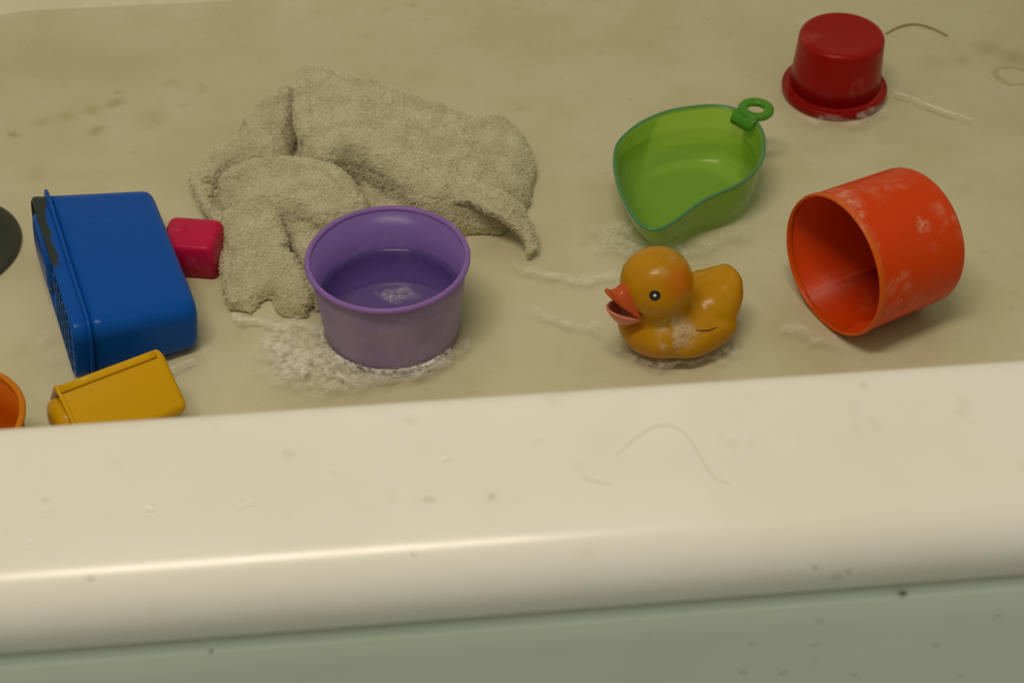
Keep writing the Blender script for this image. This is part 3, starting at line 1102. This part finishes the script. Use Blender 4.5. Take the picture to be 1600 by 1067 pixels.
ROLLS = [
    # the rolled edges of the folds: centre line (pixel x, pixel y, height), radius
    (.0075, [(500, 222, .034), (524, 206, .038), (552, 202, .040), (584, 219, .039), (622, 249, .036), (655, 282, .031), (686, 301, .026), (712, 308, .022)]),
    (.0068, [(352, 286, .020), (368, 275, .028), (400, 264, .032), (441, 261, .034), (500, 267, .035), (528, 281, .035), (550, 306, .033), (564, 332, .028)]),
    (.0062, [(352, 345, .014), (366, 338, .018), (392, 332, .021), (414, 335, .022), (428, 354, .021), (440, 385, .018)]),
    (.0062, [(412, 305, .027), (430, 304, .028), (466, 310, .029), (515, 327, .028), (560, 342, .024)]),
    (.0072, [(478, 110, .032), (475, 150, .034), (475, 190, .033), (482, 216, .032)]),
    (.0060, [(446, 140, .020), (441, 180, .018), (432, 222, .013)]),
    (.0040, [(309, 264, .009), (306, 285, .009), (322, 318, .009), (345, 354, .007)]),
    (.0060, [(352, 400, .006), (362, 440, .005), (368, 478, .005)]),
    (.0055, [(448, 400, .014), (466, 440, .009), (478, 480, .005)]),
    (.0050, [(470, 285, .034), (500, 292, .034), (530, 310, .031)]),
    (.0055, [(560, 150, .033), (620, 175, .033), (690, 205, .031), (760, 240, .025)]),
]
Vr, Fr = Vv.tolist(), Fall
for rr, P in ROLLS:
    pts = spline([np.array(at(*p)) for p in P], 28)
    rad = [rr * (.55 + .45 * math.sin(PI * min(1, max(0, .08 + .84 * k / 27)))) for k in range(28)]
    v_, f_ = tube(pts, rad, 14)
    off = len(Vr)
    Vr += [tuple(p) for p in v_]
    Fr += [tuple(i + off for i in f) for f in f_]
def terry_mat():
    t = NT('terry_cotton')  # ground darker than the threads: shade between loops put into its colour
    c = t.mix(t.step(t.noise(60, 4), .35, .68), (.52, .475, .325), (.44, .40, .255))
    c = t.mix(t.math('MULTIPLY', t.step(t.noise(900, 2), .35, .7), .5), (.36, .33, .23), c) if False else c
    c = t.mix(t.math('MULTIPLY', t.step(t.noise(18, 3), .55, .7), .4), c, (.42, .37, .215))
    return t.done(t.principled(c, .95, .08, t.bump(t.noise(700, 3, .7), .5, .001)))


M['terry'] = terry_mat()
t = NT('terry_thread')
M['thread'] = t.done(t.principled(t.mix(t.step(t.noise(60, 4), .35, .68), (.80, .745, .53), (.71, .65, .44)), .95, .05))  # lighter than the cloth, so its painted shade shows between the loops
wc = thing('washcloth', 'crumpled wet cream terry washcloth heaped behind the purple cup', 'washcloth', (0, 0, 0))
cloth = obj('cloth', Vr, Fr, M['terry'], wc)
fix_normals(cloth)
md = cloth.modifiers.new('r', 'REMESH'); md.mode = 'VOXEL'; md.voxel_size = .00095
md = cloth.modifiers.new('s', 'SMOOTH'); md.iterations = 5; md.factor = .5
bake(cloth)


def noise3(P, sc, seed):
    """value noise in space"""
    r = np.random.default_rng(seed)
    T = r.random((64, 64, 64))
    q = P * sc + 500
    i = np.floor(q).astype(int); f = q - i; f = f * f * (3 - 2 * f)
    i %= 63
    o_ = 0
    for dx in (0, 1):
        for dy in (0, 1):
            for dz in (0, 1):
                w = (f[:, 0] if dx else 1 - f[:, 0]) * (f[:, 1] if dy else 1 - f[:, 1]) * (f[:, 2] if dz else 1 - f[:, 2])
                o_ = o_ + w * T[i[:, 0] + dx, i[:, 1] + dy, i[:, 2] + dz]
    return o_ - .5


def pile(o, seed, k=1.0):
    n_ = len(o.data.vertices)
    co = np.empty(n_ * 3); o.data.vertices.foreach_get('co', co); co = co.reshape(-1, 3)
    no = np.empty(n_ * 3); o.data.vertices.foreach_get('normal', no); no = no.reshape(-1, 3)
    d = noise3(co, 120, seed) * .0015 + noise3(co, 430, seed + 1) * .0013 + noise3(co, 760, seed + 2) * .0017
    co = co + no * (d * k)[:, None]
    co[:, 2] = np.maximum(co[:, 2], .0003)
    o.data.vertices.foreach_set('co', co.ravel())
    o.data.update()


pile(cloth, 80)

# the front hem arching over a dark hollow
hemW = [at(*p) for p in [(690, 322, .020), (712, 316, .026), (737, 318, .029), (762, 330, .028), (787, 345, .023), (808, 362, .017), (823, 380, .011), (827, 402, .004)]]
hem_path = spline([np.array(p) for p in hemW], 40)
back = [np.array(at(*p)) for p in [(700, 300, .024), (730, 296, .028), (760, 298, .028), (785, 308, .024), (806, 325, .020), (820, 340, .014), (828, 360, .009), (834, 395, .002)]]
back = spline(back, 40)
V, Fc = [], []
NVH = 14
for i in range(40):
    for j in range(NVH + 1):
        v = j / NVH
        p = back[i] * (1 - v) + hem_path[i] * v
        p = p + np.array([0, 0, .0045 * math.sin(PI * v) + .0018 * (vnoise(np.array([p[0]]), np.array([p[1]]), 500, 70)[0])])
        p[2] += vnoise(np.array([p[0]]), np.array([p[1]]), 120, 71)[0] * .003
        p[2] = max(p[2], .0035)
        V.append(p)
for i in range(39):
    for j in range(NVH):
        a = i * (NVH + 1) + j
        Fc.append((a, a + 1, a + NVH + 2, a + NVH + 1))
hem = obj('hem', V, Fc, M['terry'], wc); fix_normals(hem)
md = hem.modifiers.new('s', 'SOLIDIFY'); md.thickness = .0055; md.offset = 0
md = hem.modifiers.new('b', 'SUBSURF'); md.levels = 2
bake(hem)
pile(hem, 90)

# terry loops standing on the cloth: short curved threads joined into one pile
def terry_pile(src, n, seed, parent):
    r = np.random.default_rng(seed)
    me = src.data
    nv = len(me.vertices)
    co = np.empty(nv * 3); me.vertices.foreach_get('co', co); co = co.reshape(-1, 3)
    no = np.empty(nv * 3); me.vertices.foreach_get('normal', no); no = no.reshape(-1, 3)
    ok = np.where((co[:, 2] > .004))[0]
    # more threads where a vertex stands for more area (steep sides)
    pick = r.choice(ok, n)
    p = co[pick] + r.normal(size=(n, 3)) * .0004
    nn = no[pick]
    tdir = np.cross(nn, r.normal(size=(n, 3))); tdir /= np.linalg.norm(tdir, axis=1)[:, None] + 1e-9
    bdir = np.cross(nn, tdir)
    h = r.uniform(.0003, .0012, n)[:, None]; l = r.uniform(.0003, .0006, n)[:, None]; w = .00014
    pts = [p - nn * .0003, p + nn * h * .75 + tdir * l * .35, p + nn * h + tdir * l, p + nn * h * .45 + tdir * l * 1.7]
    V = np.concatenate([np.stack([q - bdir * w, q + bdir * w + nn * .0001], 1) for q in pts], 1)   # n, 8, 3
    V = V.reshape(-1, 3)
    base = (np.arange(n) * 8)[:, None]
    Fc = np.concatenate([base + np.array([[0, 1, 3, 2]]), base + np.array([[2, 3, 5, 4]]), base + np.array([[4, 5, 7, 6]])], 0)
    m2 = bpy.data.meshes.new('terry_loops')
    m2.from_pydata(V.tolist(), [], Fc.tolist())
    m2.update()
    o = link('terry_loops', m2, M['thread'], parent)
    tag(o, kind='stuff')
    return o


terry_pile(cloth, 110000, 5, wc)
terry_pile(hem, 9000, 6, wc)

# ------------------------------------------------------------------ soap foam and bubbles
def foam(outline, label, name='soap_foam', wob=.010, h=.0008, step=.0011, bubbles=0, z0=WZ, bub_r=(.0002, .0007), edge=.008, avoid=None, strength=1.0, near=None):
    P = [(w.x, w.y) for w in (at(px, py, z0) for px, py in outline)]
    a = np.array(P)
    lo, hi = a.min(0) - .002, a.max(0) + .002
    GX, GY = np.meshgrid(np.arange(lo[0], hi[0], step), np.arange(lo[1], hi[1], step), indexing='ij')
    seed = int(abs(a[0, 0]) * 1e5) % 1000
    d = poly_sdf(P, GX + vnoise(GX, GY, 110, seed) * wob, GY + vnoise(GX, GY, 110, seed + 1) * wob)
    if avoid is not None: d = np.minimum(d, np.hypot(GX - avoid[0], GY - avoid[1]) - avoid[2])
    keep = d > 0
    Z = z0 + .0002 + h * (1 - np.exp(-np.maximum(d, 0) / .003))
    idx = -np.ones(GX.shape, int); idx[keep] = np.arange(keep.sum())
    q = keep[:-1, :-1] & keep[1:, :-1] & keep[1:, 1:] & keep[:-1, 1:]
    Fq = np.stack([idx[:-1, :-1][q], idx[1:, :-1][q], idx[1:, 1:][q], idx[:-1, 1:][q]], -1)
    V = np.stack([GX[keep], GY[keep], Z[keep]], -1)
    o = obj(name, V.tolist(), Fq.tolist(), M['foam'])
    at_ = o.data.attributes.new('edge', 'FLOAT', 'POINT')
    ev = np.clip(d[keep] / edge, 0, 1) * strength
    if avoid is not None:                     # froth is thickest against what it clings to
        ev = np.clip(ev + 2.6 * np.exp(-(np.hypot(V[:, 0] - avoid[0], V[:, 1] - avoid[1]) - avoid[2]) / .0035) * np.clip(d[keep] / .001, 0, 1), 0, 2.6)
    at_.data.foreach_set('value', ev.astype(np.float32))
    tag(o, label, 'foam', kind='stuff')
    if bubbles:
        cand = V
        w = None
        if avoid is not None:
            w = .15 + 4 * np.exp(-(np.hypot(V[:, 0] - avoid[0], V[:, 1] - avoid[1]) - avoid[2]) / .005)
            w = w / w.sum()
        pk = rng.choice(len(cand), bubbles, p=w)
        bubble_mesh(cand[pk] + rng.normal(size=(bubbles, 3)) * np.array([.0006, .0006, .00008]), rng.uniform(*bub_r, bubbles) * rng.uniform(.5, 1.2, bubbles), [(0, 0, 1)] * bubbles, o)
    return o


def bubble_mesh(C, Rr, N, parent=None, name='bubbles'):
    V, Fc = [], []
    n = 8
    for c, r, nn in zip(C, Rr, N):
        nn = Vector(nn)
        u = nn.orthogonal().normalized(); w = nn.cross(u)
        c = Vector(c)
        b = len(V)
        for j, a in enumerate((0, 30, 60)):
            for k in range(n):
                g = 2 * PI * k / n
                V.append(c + (u * math.cos(g) + w * math.sin(g)) * (r * math.cos(R(a))) + nn * (r * math.sin(R(a))))
        V.append(c + nn * r)
        for j in range(2):
            for k in range(n):
                k2 = (k + 1) % n
                Fc.append((b + j * n + k, b + j * n + k2, b + (j + 1) * n + k2, b + (j + 1) * n + k))
        for k in range(n): Fc.append((b + 2 * n + k, b + 2 * n + (k + 1) % n, b + 3 * n))
    o = obj(name, V, Fc, M['bubble'], parent)
    o['kind'] = 'stuff'
    return o


PCX = (-.0108, .6937, .0436)
foam([(395, 505), (440, 495), (500, 500), (520, 540), (600, 560), (690, 545), (722, 520), (730, 545), (690, 585), (620, 606), (540, 612), (470, 618), (410, 610), (390, 560)], 'white bubbly soap foam around the foot of the purple cup', bubbles=700, avoid=PCX, h=.0007, edge=.014)
foam([(575, 452), (610, 446), (645, 450), (655, 470), (620, 478), (580, 470)], 'pale soap foam floating on the water inside the purple cup', h=.0003, edge=.010, z0=WH, bubbles=12, strength=.8)
foam([(955, 520), (985, 545), (1050, 560), (1110, 555), (1150, 530), (1158, 545), (1120, 568), (1060, 577), (1000, 570), (960, 550)], 'thin rim of soap bubbles around the floating duck', bubbles=110, h=.0003, edge=.006, bub_r=(.0002, .0006), strength=.7)
foam([(800, 410), (850, 418), (900, 425), (960, 422), (975, 440), (930, 445), (870, 436), (810, 428)], 'wispy white soap film between washcloth and duck', h=.0003, edge=.006, strength=.75)
foam([(920, 350), (985, 335), (1010, 372), (1080, 380), (1160, 345), (1180, 365), (1120, 395), (1020, 410), (930, 390)], 'pale patch of soap film below the green scoop', h=.0003, edge=.010, bubbles=25, strength=.7)
foam([(830, 470), (880, 490), (950, 510), (940, 525), (870, 505), (825, 490)], 'faint soap wisp left of the duck beak', h=.0003, edge=.006, strength=.7)
foam([(1250, 175), (1330, 186), (1385, 160), (1400, 170), (1340, 200), (1255, 192)], 'small soap bubbles in front of the red cup', h=.0004, edge=.006, bubbles=50, strength=.6)
foam([(1215, 500), (1260, 505), (1320, 528), (1330, 540), (1270, 540), (1210, 520)], 'soap film under the mouth of the orange cup', h=.0004, edge=.006, bubbles=20, strength=.5)
foam([(360, 490), (430, 498), (500, 500), (500, 510), (430, 512), (360, 505)], 'line of bubbles along the front hem of the washcloth', h=.0005, edge=.004, bubbles=40)
foam([(1395, 139), (1420, 148.5), (1450, 161), (1480, 171), (1518, 185), (1517, 188), (1478, 175.5), (1450, 165.5), (1420, 152), (1395, 144)], 'thin white streak right of the red cup', h=.0002, edge=.0012, step=.0004, strength=1.2, bubbles=14, wob=.0015)  # narrow pale strip on the water, drawn with the foam material
foam([(258, 575), (280, 566), (303, 557), (305, 563), (282, 573), (262, 582)], 'bright foam line at the foot of the blue bucket', h=.0004, edge=.002, step=.0006, strength=1.2, bubbles=20, wob=.002)
foam([(60, 480), (85, 520), (105, 585), (85, 600), (55, 560), (45, 510)], 'cloudy foam in front of the open end of blue bucket', h=.0004, edge=.010, strength=.4)
foam([(795, 412), (825, 416), (828, 424), (800, 422)], 'tiny bubbles at the right tip of the washcloth', h=.0005, edge=.003, bubbles=14)
# one large bubble at the cup foot
V, Fc = revolve([(0, .0026), (.001, .0024), (.0019, .0017), (.0024, .0008), (.0025, 0)], 24)
pb = at(609, 588, WZ)
o = obj('soap_bubble', [(v[0] + pb.x, v[1] + pb.y, v[2] + WZ) for v in V], Fc, M['bubble']); face_dir(o, (0, 0, 1))
tag(o, 'largest clear soap bubble at the front foot of purple cup', 'bubble')

# foam clinging to duck and orange cup
def cling(bv, owner, starts, spread, n, rr, label):
    C, N = [], []
    for k in range(n):
        s = random.choice(starts)
        p = Vector(s) + Vector((random.gauss(0, spread), random.gauss(0, spread), random.gauss(0, spread)))
        hit = bv.find_nearest(p)
        if hit[0] is None: continue
        C.append(hit[0] - hit[1] * .0001); N.append(hit[1].normalized())
    o = bubble_mesh(C, [random.uniform(*rr) for _ in C], N, owner, 'soap_bubbles')
    tag(o, label)
    return o


bpy.context.view_layer.update()
cling(bvh, duck, [(-.012, -.024, .032), (-.018, -.024, .030), (-.006, -.025, .031), (-.014, -.026, .025), (-.020, -.023, .026)], .0035, 150, (.00025, .0007), 'soap bubbles on the breast of the duck')
ocb = [c for c in ocup.children if c.name.startswith('body')][0]
bv2 = BVHTree.FromPolygons([v.co for v in ocb.data.vertices], [p.vertices for p in ocb.data.polygons])
sx = [tuple(o_hit(px, py)) for px, py in ((1318, 304), (1328, 312), (1334, 322), (1342, 334), (1350, 352), (1356, 364), (1364, 382), (1370, 398), (1440, 357), (1440, 360), (1406, 434), (1404, 470))]
cling(bv2, ocup, sx, .0018, 150, (.0002, .0005), 'soap bubbles clinging to the orange cup near its mouth')

# ------------------------------------------------------------------ hairs, specks, drops
t = NT('brown_hair'); M['hair'] = t.done(t.principled(t.mix(t.noise(80, 2), (.42, .30, .13), (.36, .25, .10)), .5))
t = NT('dark_hair'); M['hair2'] = t.done(t.principled(t.mix(t.noise(80, 2), (.36, .29, .10), (.30, .24, .08)), .5))
t = NT('glint'); M['glint'] = t.done(t.principled(t.mix(t.noise(80, 2), (.98, .97, .94), (.95, .93, .88)), .35))  # white threads on the rim: glints of water and scratches put into colour


def hair(px, z, r, mat, label, name='hair', cat='hair', group=None):
    pts = spline([np.array(at(x, y, z)) + np.array([0, 0, r]) for x, y in px], 40)
    V, Fc = tube(pts, [r * (.5 + .5 * math.sin(PI * min(1, .1 + k / 39 * .8))) for k in range(40)], 6)
    o = obj(name, V, Fc, mat); fix_normals(o)
    return tag(o, label, cat, group)


hair([(962, 712), (985, 692), (1015, 670), (1045, 665), (1072, 680), (1095, 715), (1115, 745), (1140, 756)], RZ, .00009, M['hair'], 'long curved light brown hair lying on the rim')
hair([(912, 747), (930, 753), (954, 757)], RZ, .00009, M['hair'], 'short light brown hair on the rim')
hair([(1384, 54), (1405, 43), (1430, 39), (1455, 45), (1480, 57)], .0004, .0008, M['hair2'], 'dark curved hair under the water behind the red cup')
for pts, r, lab in (([(369, 798), (384, 790), (401, 786)], .00034, 'white curved painted glint on the front rim'),
                    ([(60, 800), (72, 796), (84, 794)], .00030, 'white painted glint at the left of the rim'),
                    ([(226, 798), (232, 796), (239, 798)], .00055, 'white painted glint between two longer glints on rim'),
                    ([(689, 717), (697, 718), (704, 717)], .00045, 'white painted glint near the middle of the rim'),
                    ([(44, 848), (49, 846), (52, 848)], .00045, 'white painted glint at the far left of rim')):
    hair(pts, RZ, r, M['glint'], lab, 'glint', 'glint')


def drop(p, n, r, sq, name, label, group, mat):
    """a flattened water drop on a surface with normal n"""
    n = Vector(n).normalized()
    u = n.orthogonal().normalized() if abs(n.z) > .99 else Vector((0, 0, 1)).cross(n).normalized()
    w = n.cross(u)
    V, Fc = revolve([(0, .45), (.35, .42), (.65, .32), (.88, .16), (1, -.02)], 20)
    V = [Vector(p) + u * (v[0] * r) + w * (v[1] * r * sq) + n * (v[2] * r) for v in V]
    o = obj(name, V, Fc, mat); face_dir(o, n)
    return tag(o, label, 'droplet' if group else 'speck', group)


def on_apron(px, py):
    d = _fw + _rt * (px - 800) / F + _up * (533.5 - py) / F
    s = (ap) / d[1]
    p = np.array([0, 0, CAMH]) + d * s
    return Vector(p)


for px, py, r, sq, lab in ((1281, 971, .0014, .8, 'clear water droplet topmost in the column left below the brown speck'), (1272, 1007, .0014, .7, 'clear water droplet second in the column left below the brown speck'),
                           (1272, 1035, .0009, .8, 'smallest clear water droplet lowest in the column on the front panel'), (1160, 1050, .0016, .9, 'clear water droplet leftmost of three along the bottom of front panel'),
                           (1223, 1051, .0016, .9, 'clear water droplet in the middle of three along the bottom of front panel'), (1334, 1054, .0014, 1.0, 'clear water droplet rightmost of three along the bottom of front panel'),
                           (1462, 1008, .0014, 1, 'round clear water droplet right below the brown speck'), (1560, 962, .0012, .8, 'clear water droplet nearest the right edge of the front panel'),
                           (1175, 1005, .001, .8, 'small clear water droplet above the leftmost bottom droplet'), (1500, 1055, .0011, 1, 'clear water droplet in the bottom right corner of the front panel'),
                           (1015, 990, .0012, .5, 'lone flat water droplet near the middle of the front panel')):
    drop(on_apron(px, py) + Vector((0, .0001, 0)), (0, -1, 0), r, sq, 'water_droplet', lab, 'water droplets on the front panel', M['droplet'])


def on_lip(px, py):
    """where the sight line meets the round lip"""
    d = _fw + _rt * (px - 800) / F + _up * (533.5 - py) / F
    d /= np.linalg.norm(d)
    s = .2
    for _ in range(4000):
        p = np.array([0, 0, CAMH]) + d * s
        if math.hypot(p[1] - LIP_Y, p[2] - (RZ - LIP_R)) < LIP_R: break
        s += .0002
    n = Vector((0, p[1] - LIP_Y, p[2] - (RZ - LIP_R))).normalized()
    return Vector(p), n


for px, py, r, lab in ((1308, 900, .0018, 'largest clear water droplet on the rim lip above the brown speck'), (1325, 891, .0012, 'small clear water droplet touching the right of the largest lip droplet'),
                       (1274, 885, .001, 'faint clear water droplet left of the largest lip droplet'), (645, 865, .0011, 'lone clear water droplet on the rim highlight near the middle'), (141, 902, .0014, 'leftmost clear water droplet on the rim highlight')):
    p, n = on_lip(px, py)
    drop(p, n, r, .8, 'water_droplet', lab, 'water droplets on the lip', M['droplet'])
t = NT('brown_speck'); M['speck'] = t.done(t.principled(t.mix(t.noise(600, 2), (.10, .06, .015), (.05, .035, .012)), .5))
p = on_apron(1411, 927)
o = drop(p, (0, -1, 0), .0017, .55, 'debris_speck', 'brown seed like speck on the front panel under the rim', None, M['speck'])
p = on_apron(330, 1018)
drop(p, (0, -1, 0), .0007, .8, 'debris_speck', 'tiny dark speck at the lower left of the front panel', None, M['speck'])
